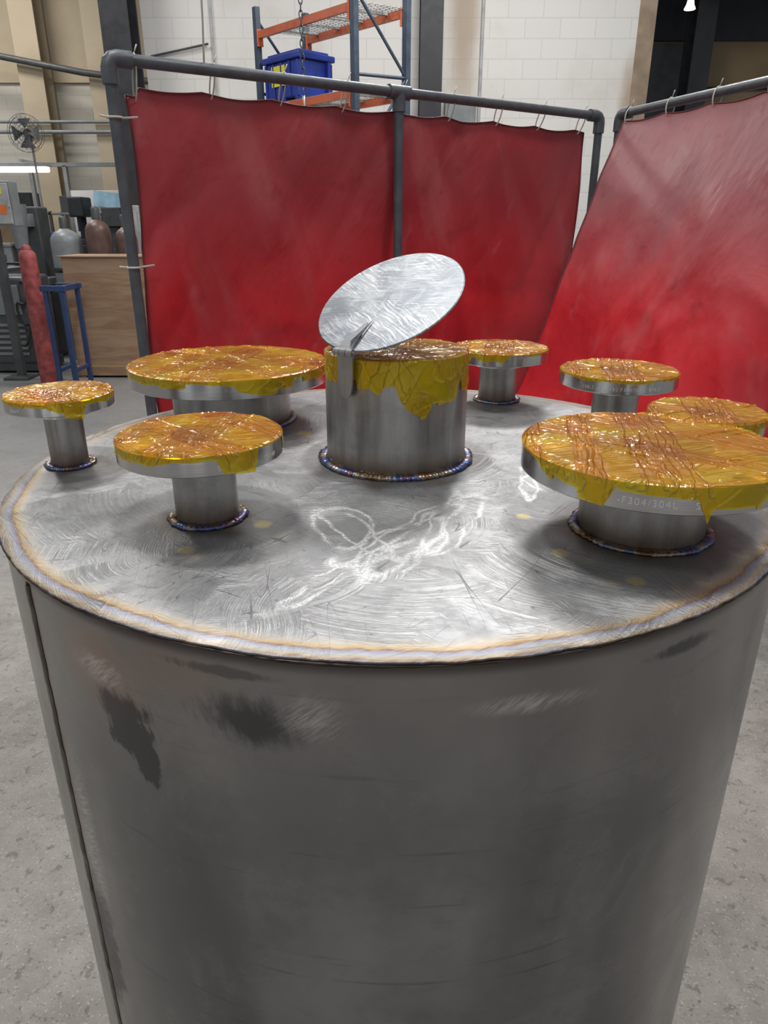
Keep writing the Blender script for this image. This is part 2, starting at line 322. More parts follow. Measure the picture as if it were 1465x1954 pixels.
def mat_curtain(name,dusty):
    m=N(name); P=m.co; big=m.noise(1.6,5,.6,dist=.5); st=m.noise(1,3,.6,vec=m.map(scale=(5,5,.8),rot=(0,.35,0))); z=m.sep(P)[2]
    st2=m.noise(1,3,.6,vec=m.map(scale=(9,9,1.1),rot=(0,-.7,0)))
    col=m.mix(m.rng(big,.38,.62),(.42,.018,.026),(.64,.025,.034))
    zz=m.math('ADD',z,m.math('MULTIPLY',m.math('SUBTRACT',big,.5),.9))
    col=m.mix(m.rng(zz,1.05 if dusty>.5 else 1.15,1.75,0,.62+dusty*.28),col,(.22,.055,.062) if dusty<.5 else (.28,.13,.14))  # second curtain's greyed top is dust plus glare put into the colour
    col=m.mix(m.math('MULTIPLY',m.rng(st,.50,.75),.18+dusty*.04),col,(.55,.25,.25))  # pale streaks paint glare highlights into the vinyl colour
    col=m.mix(m.math('MULTIPLY',m.rng(st2,.62,.76),.12),col,(.60,.33,.33))
    col=m.mix(m.math('MULTIPLY',m.rng(m.noise(7,5,.7),.56,.70),.35),col,(.22,.015,.02))
    nrm=m.bump(st,.24,.03); nrm=m.bump(st2,.2,.03,nrm); nrm=m.bump(m.noise(3.5,4,.55,dist=1.),.16,.03,nrm)
    return m.done(m.bsdf(col,m.rng(big,.3,.7,.34,.50),0.,nrm,Specular_IOR_Level=.4))
def mat_block(name,c,stain=False):
    m=N(name); P=m.co; s=m.sep(P); v=m.comb(s[0],s[2])
    b=m.n('ShaderNodeTexBrick'); m.set(b.inputs['Vector'],v); b.inputs['Scale'].default_value=1
    b.inputs['Brick Width'].default_value=.42; b.inputs['Row Height'].default_value=.21; b.inputs['Mortar Size'].default_value=.006; b.inputs['Mortar Smooth'].default_value=.6
    b.inputs['Color1'].default_value=tuple(c)+(1,); b.inputs['Color2'].default_value=tuple(x*.97 for x in c)+(1,); b.inputs['Mortar'].default_value=tuple(x*.80 for x in c)+(1,)
    col=m.mix(m.rng(m.noise(.9,5,.6),.5,.72,0,.5),b.outputs['Color'],tuple(x*y for x,y in zip(c,(.8,.75,.68))))
    if stain:
        for cc,rr in stain: col=m.mix(m.math('MULTIPLY',m.blob(cc,rr,.8,m.math('MULTIPLY',m.math('SUBTRACT',m.noise(3,4),.5),.6)),.8),col,(.36,.27,.18))
    return m.done(m.bsdf(col,.75,0.,m.bump(b.outputs['Fac'],-.4,.01)))
def mat_floor():
    m=N('worn_concrete_floor'); P=m.co
    big=m.noise(.7,5,.6); med=m.noise(9,6,.7); b2=m.noise(2.6,6,.7,dist=.6)
    col=m.mix(m.rng(big,.35,.65),(.225,.21,.19),(.30,.283,.26)); col=m.mix(m.rng(med,.35,.65,0,.55),col,(.38,.36,.33))
    col=m.mix(m.rng(b2,.50,.66,0,.45),col,(.16,.150,.138))
    sp=m.noise(30,5,.7,dist=.4); col=m.mix(m.rng(sp,.57,.63,0,.65),col,(.12,.115,.105))
    col=m.mix(m.rng(m.noise(120,2),.60,.68,0,.5),col,(.50,.48,.45)); col=m.mix(m.rng(m.noise(150,2),.62,.68,0,.6),col,(.10,.10,.095))
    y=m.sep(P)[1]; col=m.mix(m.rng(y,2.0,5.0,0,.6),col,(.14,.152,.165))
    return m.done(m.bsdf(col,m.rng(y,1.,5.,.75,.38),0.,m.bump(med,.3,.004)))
M=dict(plate=mat_plate(),shell=mat_shell(),weld=mat_weld(),pipe=mat_pipe(),flange=mat_flange(),lid=mat_lid(),tape=mat_tape(),
 cur1=mat_curtain('red_vinyl_curtain',0.05),cur2=mat_curtain('dusty_glare_red_vinyl_curtain',1.),
 wall=mat_block('white_painted_block',(.70,.69,.66),[((.95,0,3.7),(.22,1,1.3)),((3.0,0,2.9),(.14,1,.5))]),
 wall2=mat_block('cream_painted_block',(.56,.54,.48)),
 beige=simple('beige_panel',(.50,.42,.30),.7,var=.15,scale=2),
 beige2=simple('dim_tan_panel',(.30,.22,.12),.7,var=.25,scale=2),  # darkness of the enclosed bay put into this tan's colour
 tan=simple('tan_jamb_paint',(.36,.27,.19),.6,var=.35,scale=4),
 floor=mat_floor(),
 frame=simple('grey_frame_pipe_paint',(.105,.115,.13),.45,0.2,var=.25,scale=20),
 tie=simple('white_plastic_tie',(.55,.54,.48),.5,var=.1),
 hem=simple('dark_curtain_hem',(.14,.025,.03),.5,var=.3,scale=12),
 dark=simple('dark_painted_steel',(.035,.037,.042),.5,.2,scale=5),
 seam=simple('oxidised_seam_steel',(.11,.085,.07),.36,.85,var=.6,scale=30),
 darkgrey=simple('dark_grey_enamel',(.085,.09,.095),.5,.2),
 grey=simple('grey_enamel',(.24,.26,.27),.45,.1,scale=6),
 ltgrey=simple('light_grey_enamel',(.44,.45,.45),.45,.05),
 orange=simple('orange_rack_paint',(.60,.14,.06),.45,.0,scale=5),
 rackblue=simple('slate_blue_rack_paint',(.055,.080,.12),.45,.1),
 blue=simple('blue_plastic',(.022,.05,.33),.42,0,scale=5),
 bluepaint=simple('blue_stand_paint',(.03,.06,.16),.45,.1),
 yellow=simple('yellow_label',(.80,.72,.04),.5,0,var=.1),
 orlabel=simple('orange_label',(.80,.20,.04),.5,0,var=.1),
 red=simple('red_cylinder_paint',(.38,.08,.075),.55,0,var=.55,scale=14),
 brown=simple('brown_cylinder_paint',(.13,.075,.06),.4,.1,scale=10),
 carton=simple('brown_carton',(.28,.19,.11),.7),
 wire=simple('galvanised_wire',(.42,.42,.40),.4,.7),
 rope=simple('pale_rope',(.50,.47,.38),.8),
 rubber=simple('black_rubber',(.02,.02,.02),.6),
 white=simple('white_board',(.70,.71,.72),.4,var=.05),
 cloth=simple('pale_blue_sheet',(.25,.42,.55),.6),
 lens=emis('lamp_tube_glow',(1,.93,.80),9.), lamp2=emis('high_bay_glow',(1,1,1),6.),
 stamp=simple('stamped_letter_metal',(.74,.74,.73),.6,.2,var=.15),
)
def mat_ink():
    m=N('faded_marker_ink'); tr=m.n('ShaderNodeBsdfTransparent'); b=m.bsdf((.15,.15,.155),.45,.5)
    x=m.n('ShaderNodeMixShader'); m.set(x.inputs[0],m.rng(m.noise(90,4,.7),.38,.7,0,.20)); m.t.links.new(tr.outputs[0],x.inputs[1]); m.t.links.new(b,x.inputs[2]); return m.done(x.outputs[0])
M['ink']=mat_ink()
def mat_ply():
    m=N('plywood_sheet'); w=m.noise(1,5,.6,vec=m.map(scale=(2,2,14)),dist=.8)
    c=m.mix(m.rng(w,.35,.65),(.27,.165,.10),(.37,.25,.155)); return m.done(m.bsdf(c,.7,0.,m.bump(w,.1,.002)))
M['ply']=mat_ply()

# ------------------------------------------------------------------ structure
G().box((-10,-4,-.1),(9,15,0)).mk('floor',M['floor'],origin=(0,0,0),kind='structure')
def wallbox(name,a,b,mat):
    return G().box(a,b).mk(name,mat,origin=(0,(a[1]+b[1])/2,0),kind='structure')
wallbox('wall_back',(-2.88,10,0),(3.02,10.3,6),M['wall'])
wallbox('wall_left',(-10,14,0),(-2.88,14.3,3.75),M['wall2'])
wallbox('trim_1',(-10,13.95,3.75),(-2.88,14.3,6.5),M['beige'])
wallbox('trim_2',(3.02,9.98,0),(3.22,10.45,6),M['tan'])
wallbox('wall_right',(3.0,13,0),(9,13.3,4.15),M['beige2'])
wallbox('trim_3',(3.0,12.95,4.15),(9,13.3,6),M['dark'])
wallbox('ceiling',(3.22,10.3,4.9),(9,12.95,5.0),M['dark'])
wallbox('trim_4',(-2.88,10.3,0),(-2.7,14,6),M['wall2'])
wallbox('door_1',(3.3,12.85,0),(4.95,12.95,4.1),M['darkgrey'])
g=G()
for i in range(7):
    g.box((3.4,10.5+i*.38,4.72),(9,10.56+i*.38,4.9))
g.mk('trim_5',M['darkgrey'],kind='structure')

# ------------------------------------------------------------------ tank
tank=empty('steel_tank',(TC[0],TC[1],0),'large round stainless steel tank with brushed top plate and flanged nozzles','tank')
g=G(); prof=[(0,.0),(RS-.01,.0),(RS,.012)]
for i in range(1,25): prof.append((RS,.012+(PZ-.003-.012)*i/24))
prof.append((RS-.006,PZ-.003)); g.lathe(prof,(TC[0],TC[1],0),160)
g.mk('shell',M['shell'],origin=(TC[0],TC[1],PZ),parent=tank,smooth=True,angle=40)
t=.0028; prof=[(0,PZ)]+[(RP*i/12*.985,PZ) for i in range(1,12)]+[(RP-.0012,PZ),(RP-.0003,PZ-.0004),(RP,PZ-.0012),(RP-.0003,PZ-.0022),(RP-.0015,PZ-t),(0,PZ-t)]
g=G(); n=480
g.lathe(prof,(TC[0],TC[1],0),n)
V=[]
for (x,y,z) in g.v:
    dx,dy=x-TC[0],y-TC[1]; r=math.hypot(dx,dy)
    if r>RP-.005:
        a=math.atan2(dy,dx); e=.0014*mnoise.noise(Vector((math.cos(a)*16,math.sin(a)*16,1)))+.0010*mnoise.noise(Vector((math.cos(a)*70,math.sin(a)*70,4))); k=(r+e)/r
        x,y=TC[0]+dx*k,TC[1]+dy*k; z+=.0003*mnoise.noise(Vector((math.cos(a)*30,math.sin(a)*30,8)))
    V.append((x,y,z))
g.v=V
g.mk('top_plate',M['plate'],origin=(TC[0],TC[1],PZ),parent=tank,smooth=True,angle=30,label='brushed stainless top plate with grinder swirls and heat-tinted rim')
def weld(name,cx,cy,z,r,mr,parent,rip,seed,mat=None):
    V=[];F=[];n=rip*8;k=10; ph=0.
    for i in range(n):
        a=2*math.pi*i/n; n1=mnoise.noise(Vector((math.cos(a)*4,math.sin(a)*4,seed))); n2=mnoise.noise(Vector((math.cos(a)*17,math.sin(a)*17,seed+3)))
        ph=(i/8+n1*1.3)%1
        rr=mr*(1+.14*math.sin(math.pi*ph)+.35*n1+.25*n2)
        for j in range(k):
            b=2*math.pi*j/k
            R=r+rr*1.35*math.cos(b)
            V.append((cx+R*math.cos(a),cy+R*math.sin(a),z+rr*.7*math.sin(b)))
    for i in range(n):
        for j in range(k): F.append((i*k+j,i*k+(j+1)%k,((i+1)%n)*k+(j+1)%k,((i+1)%n)*k+j))
    return mk(name,V,F,mat or M['weld'],origin=(cx,cy,z),parent=parent,smooth=True)
weld('rim_weld',TC[0],TC[1],PZ-.0040,RS+.0006,.0022,tank,160,3,M['seam'])
a=math.radians(-90-47); V=[];F=[]
for i in range(160):
    z=.02+(PZ-.035)*i/159
    for j,(da,dr) in enumerate([(-.014,0),(-.006,.0012),(.006,.0012),(.014,0)]):
        w=1+.5*mnoise.noise(Vector((z*60,j,0))); V.append((TC[0]+(RS+.0003+dr*w)*math.cos(a+da*w),TC[1]+(RS+.0003+dr*w)*math.sin(a+da*w),z))
    if i:
        for j in range(3): q=(i-1)*4+j; F.append((q,q+1,q+5,q+4))
mk('seam_weld',V,F,M['seam'],origin=(TC[0],TC[1],PZ),parent=tank,smooth=True)

def bend_text(name,txt,size,cx,cy,R,zc,deg,parent,org):
    cu=bpy.data.curves.new('tmp','FONT'); cu.body=txt; cu.size=size; cu.align_x='CENTER'; cu.align_y='CENTER'; cu.extrude=.0002; cu.offset=-size*.014; cu.space_character=1.2
    ob=link(bpy.data.objects.new('tmp',cu)); dg=bpy.context.evaluated_depsgraph_get(); dg.update()
    me=bpy.data.meshes.new_from_object(ob.evaluated_get(dg)); bpy.data.objects.remove(ob)
    p=math.radians(deg); O=Vector(org)
    for v in me.vertices:
        a=p+v.co.x/R; r=R+v.co.z+.0001
        v.co=Vector((cx+r*math.cos(a),cy+r*math.sin(a),zc+v.co.y))-O
    me.materials.clear(); me.materials.append(M['stamp']); o=link(bpy.data.objects.new(name,me)); place(o,org,parent); return o
def tape(name,cx,cy,R,z,hem,parent,seed,amp=.0010,segs=440,rings=60,side=14,nside=1.):
    V=[(cx,cy,z+.001)];F=[]
    nz=lambda *a: mnoise.noise(Vector(a))
    rnd=random.Random(seed); cre=[(rnd.choice([.30,.30,-.75,-1.75])+rnd.uniform(-.25,.25),rnd.uniform(-R,R)*.95,rnd.uniform(.0008,.0018)) for k in range(int(18+R*110))]
    for i in range(1,rings+1):
        r=(R+.0006)*i/rings
        for j in range(segs):
            a=2*math.pi*j/segs; x=r*math.cos(a); y=r*math.sin(a)
            d=amp*(abs(nz(x*40+seed*9,y*40,seed))*1.4+.9*abs(nz(x*20+y*78,y*20-x*37,seed+5)))
            for (ca,co_,ch) in cre:
                q=abs(-x*math.sin(ca)+y*math.cos(ca)-co_+.002*nz(x*20,y*20,co_*50))
                if q<.0022: d+=ch*(1-q/.0022)*max(0,.1+nz(x*18,y*18,ca*5)*1.8)
            V.append((cx+x,cy+y,z+(.0006+d if i<rings-1 else (.0002 if i==rings-1 else -.0006))))
    for k in range(1,side+1):
        for j in range(segs):
            a=2*math.pi*j/segs; dep,lim,fl=hem(a); q=dep*k/side
            u=math.cos(a)*R; w=math.sin(a)*R
            out=.0006+min(1,q*200)*(.0004*abs(nz(u*60+seed,w*60,q*50))+.0008*max(0,1-abs(nz(u*40+q*30,w*40-q*25,seed))*8))*nside
            if q>lim: out+= (q-lim)*fl*(nz(a*5,seed,7)+.3)
            V.append((cx+(R+out)*math.cos(a),cy+(R+out)*math.sin(a),z-.0010-q))
    for j in range(segs): F.append((0,1+j,1+(j+1)%segs))
    for i in range(rings+side-1):
        b=1+i*segs; c=b+segs
        for j in range(segs): F.append((b+j,c+j,c+(j+1)%segs,b+(j+1)%segs))
    return mk(name,V,F,M['tape'],origin=(cx,cy,z),parent=parent,smooth=False,label='crinkled glossy amber tape film')
def torn(seed,step_lo,step_hi,amp):
    rnd=random.Random(seed); pts=[]; a=-180.
    while a<180:
        v=rnd.uniform(-amp,amp); pts.append((a,v)); st=rnd.uniform(step_lo,step_hi); a+=st
        pts.append((a-.6,v+rnd.uniform(-amp,amp)*.8))
    pts.append((180.,pts[0][1]))
    def f(d):
        for i in range(len(pts)-1):
            if pts[i][0]<=d<=pts[i+1][0]:
                w=(d-pts[i][0])/max(1e-6,pts[i+1][0]-pts[i][0]); return pts[i][1]*(1-w)+pts[i+1][1]*w
        return 0
    return f
def interp(tab,d):
    T=tab+[(tab[0][0]+360,tab[0][1])]
    if d<T[0][0]: d+=360
    for i in range(len(T)-1):
        if T[i][0]<=d<=T[i+1][0]:
            w=(d-T[i][0])/(T[i+1][0]-T[i][0]); return T[i][1]*(1-w)+T[i+1][1]*w
    return T[-1][1]
def hemf(q,seed):
    tf=torn(seed,6,22,.20); t=q['t']
    def f(a):
        d=math.degrees(a); d=(d+180)%360-180
        v=interp(q['hem'],d); return t*max(.05,v-.05+tf(d)*(.4+.8*v)),t,.25
    return f
def flange_mesh(q,parent):
    cx,cy=q['x'],q['y']; z1=PZ+q['h']; t=q['t']; R=q['fr']; pr=q['pr']; b=.0008; rf=q['bc']-q['hr']-.004
    prof=[(pr*.9,z1),(rf,z1),(rf,z1-.0008),(R-b,z1-.0008),(R,z1-.0008-b),(R,z1-t+b),(R-b,z1-t),(pr+.014,z1-t),(pr+.010,z1-t-.009),(pr+.0005,z1-t-.010),(pr+.0005,z1-.012),(pr*.9,z1-.012)]
    g=G(); g.lathe(prof,(cx,cy,0),128,closed=True)
    o=g.mk('flange',M['flange'],origin=(cx,cy,z1-t),parent=parent,label='polished round steel pipe flange')
    c=G()
    for i in range(q['nh']):
        a=math.radians(q['rot'])+2*math.pi*i/q['nh']; x=cx+q['bc']*math.cos(a); y=cy+q['bc']*math.sin(a)
        c.tube([(x,y,z1-t-.02),(x,y,z1+.02)],q['hr'],24)
    cut=c.mk('cut',None,origin=(cx,cy,z1-t)); 
    cut.parent=parent; cut.location=o.location
    md=o.modifiers.new('h','BOOLEAN'); md.object=cut; md.operation='DIFFERENCE'; md.solver='EXACT'
    bpy.context.view_layer.update(); dg=bpy.context.evaluated_depsgraph_get()
    me=bpy.data.meshes.new_from_object(o.evaluated_get(dg)); o.modifiers.clear(); o.data=me
    me.polygons.foreach_set('use_smooth',[True]*len(me.polygons)); me.set_sharp_from_angle(angle=math.radians(25))
    bpy.data.objects.remove(cut); return o
seeds=[1.3,5.1,2.7,8.8,4.4,6.9,3.6]
for i,q in enumerate(NOZ):
    cx,cy=q['x'],q['y']; z1=PZ+q['h']; pr=q['pr']
    g=G(); g.lathe([(pr-.004,PZ),(pr,PZ),(pr,PZ+.03),(pr,z1-.011),(pr-.004,z1-.011)],(cx,cy,0),64,closed=True)
    nz=g.mk('nozzle',M['pipe'],origin=(cx,cy,PZ),parent=tank,smooth=True,angle=40,label='short stainless pipe nozzle')
    flange_mesh(q,nz)
    weld('weld_bead',cx,cy,PZ+.0014,pr+.0032,.0035,nz,max(26,int(pr*1050)),seeds[i])
    tape('tape_cover',cx,cy,q['fr'],z1,hemf(q,seeds[i]),nz,seeds[i],rings=44+int(q['fr']*220))
    tx={0:('SA182   150   /SAW',.0065,-42),1:('-F304/304L    SC',.0082,-104),2:('304/F',.0055,-118),5:('150-2  A/SA182 F304/304L  B16.5',.0060,-104)}
    if i in tx:
        s=tx[i]; bend_text('stamped_lettering',s[0],s[1],cx,cy,q['fr'],z1-q['t']*.66,s[2],nz,(cx,cy,z1-q['t']))
cx,cy=HP; z1=PZ+HH
g=G(); g.lathe([(HR-.006,PZ),(HR,PZ),(HR,PZ+.04),(HR,PZ+.09),(HR,z1),(HR-.006,z1)],(cx,cy,0),96,closed=True)
hatch=g.mk('hatch_neck',M['pipe'],origin=(cx,cy,PZ),parent=tank,smooth=True,angle=40,label='tall open steel pipe neck with amber tape round its mouth')
weld('weld_bead',cx,cy,PZ+.0018,HR+.0040,.0047,hatch,86,2.2)
htab=[(-180,.026),(-140,.028),(-118,.030),(-104,.034),(-92,.030),(-88,.044),(-76,.056),(-70,.060),(-64,.046),(-40,.044),(-36,.034),(-20,.038),(0,.043),(90,.03),(160,.03)]
htf=torn(44,4,12,.006)
def hh(a):
    d=(math.degrees(a)+180)%360-180; return interp(htab,d)+htf(d),.02,.05
tape('tape_cover',cx,cy,HR,z1+.0002,hh,hatch,9.4,side=34)
# hinged lid
hd=Vector((-.62,-.78,0)).normalized(); ax=Vector((-hd.y,hd.x,0)); 
tl=math.radians(33); up=(-hd)*math.cos(tl)+Vector((0,0,1))*math.sin(tl); nn=hd*math.sin(tl)+Vector((0,0,1))*math.cos(tl)
hin=Vector((cx,cy,0))+hd*.0925+Vector((0,0,PZ+.139)); LR=.0865; lc=hin+up*.0885+ax*.004
ex=ax
V=[];F=[];n=96
prof=[(0,.0012),(LR*.5,.0012),(LR-.001,.0012),(LR,.0004),(LR,-.0006),(LR-.001,-.0014),(0,-.0014)]
for r,h in prof:
    for k in range(n):
        a=2*math.pi*k/n; V.append(((max(r,1e-5))*math.cos(a),max(r,1e-5)*math.sin(a),h))
for i in range(len(prof)-1):
    for k in range(n): F.append((i*n+k,i*n+(k+1)%n,(i+1)*n+(k+1)%n,(i+1)*n+k))
lid=mk('hinged_lid',V,F,M['lid'],origin=(0,0,0),parent=None,smooth=True,angle=35,label='round brushed sheet metal lid propped half open')
lid.parent=hatch; WL[lid.name]=lc
R3=Matrix((ex,up,nn)).transposed().to_4x4(); lid.matrix_local=Matrix.Translation(lc-WL[hatch.name])@R3
def obox(o,ux,uy,uz,sx,sy,sz):
    V=[o+ux*(a*sx)+uy*(b*sy)+uz*(c*sz) for a in(-.5,.5) for b in(-.5,.5) for c in(-.5,.5)]
    return V,[(0,1,3,2),(4,6,7,5),(0,4,5,1),(2,3,7,6),(0,2,6,4),(1,5,7,3)]
g=G()
for k in(-1,0,1):
    c=hin+ax*(k*.0088); g.tube([c-ax*.0040,c+ax*.0040],.0042,18)
g.tube([hin-ax*.0150,hin+ax*.0150],.0020,12)
down=Vector((0,0,-1))
prf=[(.0095,0),(.0110,.006),(.0105,.028),(.0090,.040),(.0065,.046),(.0032,.049),(0,.0498)]
out=[hin+ax*w+down*d-hd*.0030 for w,d in prf]+[hin-ax*w+down*d-hd*.0030 for w,d in prf[::-1][1:]]
m_=len(out); g.add(out+[p+hd*.0022 for p in out],[tuple(range(m_)),tuple(range(2*m_-1,m_-1,-1))]+[(i,(i+1)%m_,m_+(i+1)%m_,m_+i) for i in range(m_)])
g.mk('hinge',M['pipe'],origin=tuple(hin-Vector((0,0,.2))),parent=hatch,label='small steel butt hinge with rounded strap')
g=G()
o=hin+nn*.0016
out=[o-ax*.010,o+ax*.010,o+ax*.008+up*.012,o+ax*.003+up*.046,o-ax*.000+up*.046,o-ax*.009+up*.012]
m_=6; g.add(out+[p+nn*.0015 for p in out],[tuple(range(m_)),tuple(range(2*m_-1,m_-1,-1))]+[(i,(i+1)%m_,m_+(i+1)%m_,m_+i) for i in range(m_)])
o2=o+ax*.006+nn*.0012
g.add([o2+up*.004,o2+up*.052,o2+up*.010+nn*.006,o2+up*.004+ax*.0012,o2+up*.052+ax*.0012,o2+up*.010+nn*.006+ax*.0012],[(0,1,2),(5,4,3),(0,3,4,1),(1,4,5,2),(2,5,3,0)])
g.mk('lid_bracket',M['flange'],origin=tuple(hin),parent=hatch,label='pointed bright stiffening bracket')
cu=bpy.data.curves.new('tmp','FONT'); cu.body='HTW'; cu.size=.028; cu.align_x='CENTER'; cu.align_y='CENTER'; cu.extrude=.00003; cu.shear=.3; cu.space_character=1.2
ob=link(bpy.data.objects.new('tmp',cu)); dg=bpy.context.evaluated_depsgraph_get(); dg.update()
me=bpy.data.meshes.new_from_object(ob.evaluated_get(dg)); bpy.data.objects.remove(ob); me.materials.clear(); me.materials.append(M['ink'])
o=link(bpy.data.objects.new('marker_writing',me)); place(o,(-.166,.524,PZ+.00012),tank); o.rotation_euler=(0,0,math.radians(-24))

# ------------------------------------------------------------------ welding screens
def screen(PL,PR,label,curtain_fn,posts,mat,frame_h=2.0,group='welding screens'):
    PL=Vector(PL);PR=Vector(PR); d=(PR-PL).normalized(); L=(PR-PL).length
    root=empty('welding_screen',((PL+PR)/2)[:],label,'welding screen',group=group)
    r=.0195; H=frame_h
    g=G(); g.tube([PL+Vector((0,0,H)),PR+Vector((0,0,H))],r,20); g.mk('top_rail',M['frame'],parent=root,smooth=True,angle=50)
    perp=Vector((-d.y,d.x,0))
    for s in posts:
        b=PL+d*(L*s); g=G(); g.tube([b+Vector((0,0,.03)),b+Vector((0,0,H))],r,20); g.mk('post',M['frame'],parent=root,smooth=True,angle=50)
        g=G(); g.tube([b+perp*.35+Vector((0,0,.025)),b-perp*.35+Vector((0,0,.025))],r,16); g.mk('foot',M['frame'],parent=root,smooth=True,angle=50)
        g=G(); R=r*1.38; T=b+Vector((0,0,H))
        if s in(0,1):
            dd=d if s==0 else -d
            arc=[T+Vector((0,0,-.075)),T+Vector((0,0,-.03))]+[T+Vector((0,0,-.03))+Vector((0,0,.03))*math.sin(t_)+dd*.03*(1-math.cos(t_)) for t_ in (.5,1.0,1.57)]+[T+dd*.075]
            g.tube(arc,R,20)
        else:
            g.tube([T-d*.05,T+d*.05],R,20); g.tube([T,T+Vector((0,0,-.07))],R,20)
        g.mk('pipe_fitting',M['frame'],parent=root,smooth=True,angle=50)
    nu,nv=140,90; V=[];F=[]
    for i in range(nu+1):
        for j in range(nv+1): V.append(curtain_fn(i/nu,j/nv))
    for i in range(nu):
        for j in range(nv): q=i*(nv+1)+j; F.append((q,q+1,q+nv+2,q+nv+1))
    c=mk('curtain',V,F,mat,origin=((PL+PR)/2)[:],parent=root,smooth=True)
    md=c.modifiers.new('thick','SOLIDIFY'); md.thickness=.0015
    idx=lambda i,j:V[i*(nv+1)+j]
    top=[Vector(idx(i,nv)) for i in range(nu+1)]; le=[Vector(idx(0,j)) for j in range(nv+1)]; ri=[Vector(idx(nu,j)) for j in range(nv+1)]
    g=G(); g.tube(top,.0035,8); g.tube(le,.0035,8); g.tube(ri,.0035,8); g.mk('hem',M['hem'],parent=root,smooth=True)
    for k in range(9):
        i=int(nu*(k+.12)/8.24); i=min(nu,i); p=top[i]; tp=Vector((p.x,p.y,0)); s=(tp-PL).dot(d); tp=PL+d*s; c0=tp+Vector((0,0,H+.003)); low=Vector((p.x,p.y,p.z-.014))
        g=G(); ring=[]
        for t_ in range(17):
            a=math.pi*2*t_/16; q=(c0*(.5+.5*math.cos(a))+low*(.5-.5*math.cos(a)))+perp*(.022*math.sin(a))+Vector((0,0,.019*(.5+.5*math.cos(a))))
            ring.append(q)
        g.tube(ring[:-1],.0028,8,closed=True)
        g.tube([c0+Vector((0,0,.018)),c0+Vector((0,0,.045))+d*.012],.002,6)
        g.mk('cable_tie',M['tie'],parent=root,smooth=True)
    if 0 in posts and len(posts)==3:
        for zz in (1.83,1.36):
            b=PL+Vector((0,0,zz)); g=G(); g.tube([b+d*(.025*math.cos(a_*.3927))+perp*(.025*math.sin(a_*.3927)) for a_ in range(16)],.0035,8,closed=True)
            g.tube([b+d*.02,b+d*.075-perp*.0+Vector((0,0,.006))],.0035,8); g.tube([b-d*.02,b-d*.05+Vector((0,0,.004))],.003,8)
            g.mk('cable_tie',M['tie'],parent=root,smooth=True)
    return root
PL1=Vector((-.89,2.67,0)); PR1=Vector((1.07,4.0,0)); d1=(PR1-PL1).normalized(); p1=Vector((d1.y,-d1.x,0))
def nzv(x,y,z): return mnoise.noise(Vector((x,y,z)))
def ridge(x,y,z): return 1-min(1,abs(nzv(x,y,z))*3)
def cur1(u,v):
    s=.020+u*(.975-.020); z=.12+v*(1.935-.12); sag=.012*abs(math.sin(u*8.24*math.pi))*v**8+ (.03 if u<.02 else 0)*v
    z-=sag
    off=-.030-.03*abs(nzv(u*5,v*1.3,1))*(1-v*.6)-.015*abs(nzv(u*13+v*3,v*2,5))*(1-v*.7)+.004*math.sin(u*24+v*2)*v**5
    off-=.018*ridge(u*5+v*2.2,v*1.5-u*2,4)*(1-abs(v-.6))+.016*ridge(u*6-v*3,v*1.2+u,14)
    off-=.035*math.exp(-((u-.05-.10*(1-v))/.03)**2)*(1-v)
    b=PL1+(PR1-PL1)*(s+.006*math.sin(v*9)*(u<.5)*(1-u)); return (b.x+p1.x*off,b.y+p1.y*off,z)
screen(PL1,PR1,'tall red vinyl welding curtain hung on a grey pipe frame',cur1,(0,.485,1),M['cur1'])
PL2=Vector((1.150,3.93,0)); PR2=Vector((1.93,1.62,0)); d2=(PR2-PL2).normalized(); p2=Vector((d2.y,-d2.x,0))
def cur2(u,v):
    tl_=Vector((1.16,3.88,1.965)); bl=Vector((.55,3.48,.38)); tr=Vector((1.92,1.66,1.965)); br=Vector((1.86,1.6,.50))
    p=(tl_*(1-u)+tr*u)*v+(bl*(1-u)+br*u)*(1-v)
    z=p.z-.012*abs(math.sin(u*8.24*math.pi))*v**8
    off=.05*nzv(u*4,v*1.6,9)*(1-v*.8)+.025*nzv(u*9-v*4,v*2,3)*(1-v*.8)+.03*math.exp(-((u-.25+.25*(1-v))/.05)**2)*(1-v)*v*3
    off+=.020*ridge(u*5+v*3.2,v*1.5-u*2,24)*(1-v*.6)
    return (p.x+p2.x*off,p.y+p2.y*off,z)
screen(PL2,PR2,'dusty red vinyl welding curtain with painted glare and skewed lower edge',cur2,(0,1),M['cur2'])

# ------------------------------------------------------------------ rack with crate
FL=Vector((-1.37,9.05,0)); Lv=Vector((1.09,-1.145,0)); Dv=Vector((.50,.25,0)); ld=Lv.normalized(); ddv=Dv.normalized()
rack=empty('pallet_rack',(FL+Lv*.5+Dv*.5)[:],'steel pallet rack with slate blue uprights and orange beams','rack')
for base in (FL,FL+Lv):
    g=G()
    for p in (base,base+Dv):
        V,F=obox(p+Vector((0,0,1.83)),ld,ddv,Vector((0,0,1)),.06,.05,3.66); g.add(V,F)
        V,F=obox(p+Vector((0,0,.005)),ld,ddv,Vector((0,0,1)),.12,.12,.01); g.add(V,F)
    z=.3; fl=0
    while z<3.5:
        a=base+Vector((0,0,z)); b=base+Dv+Vector((0,0,z)); g.tube([a,b],.016,8)
        z2=min(z+.85,3.55); c=base+Vector((0,0,z2)); e=base+Dv+Vector((0,0,z2))
        g.tube([b,c] if fl else [a,e],.016,8); fl^=1; z+=.85
    g.mk('upright_frame',M['rackblue'],parent=rack)
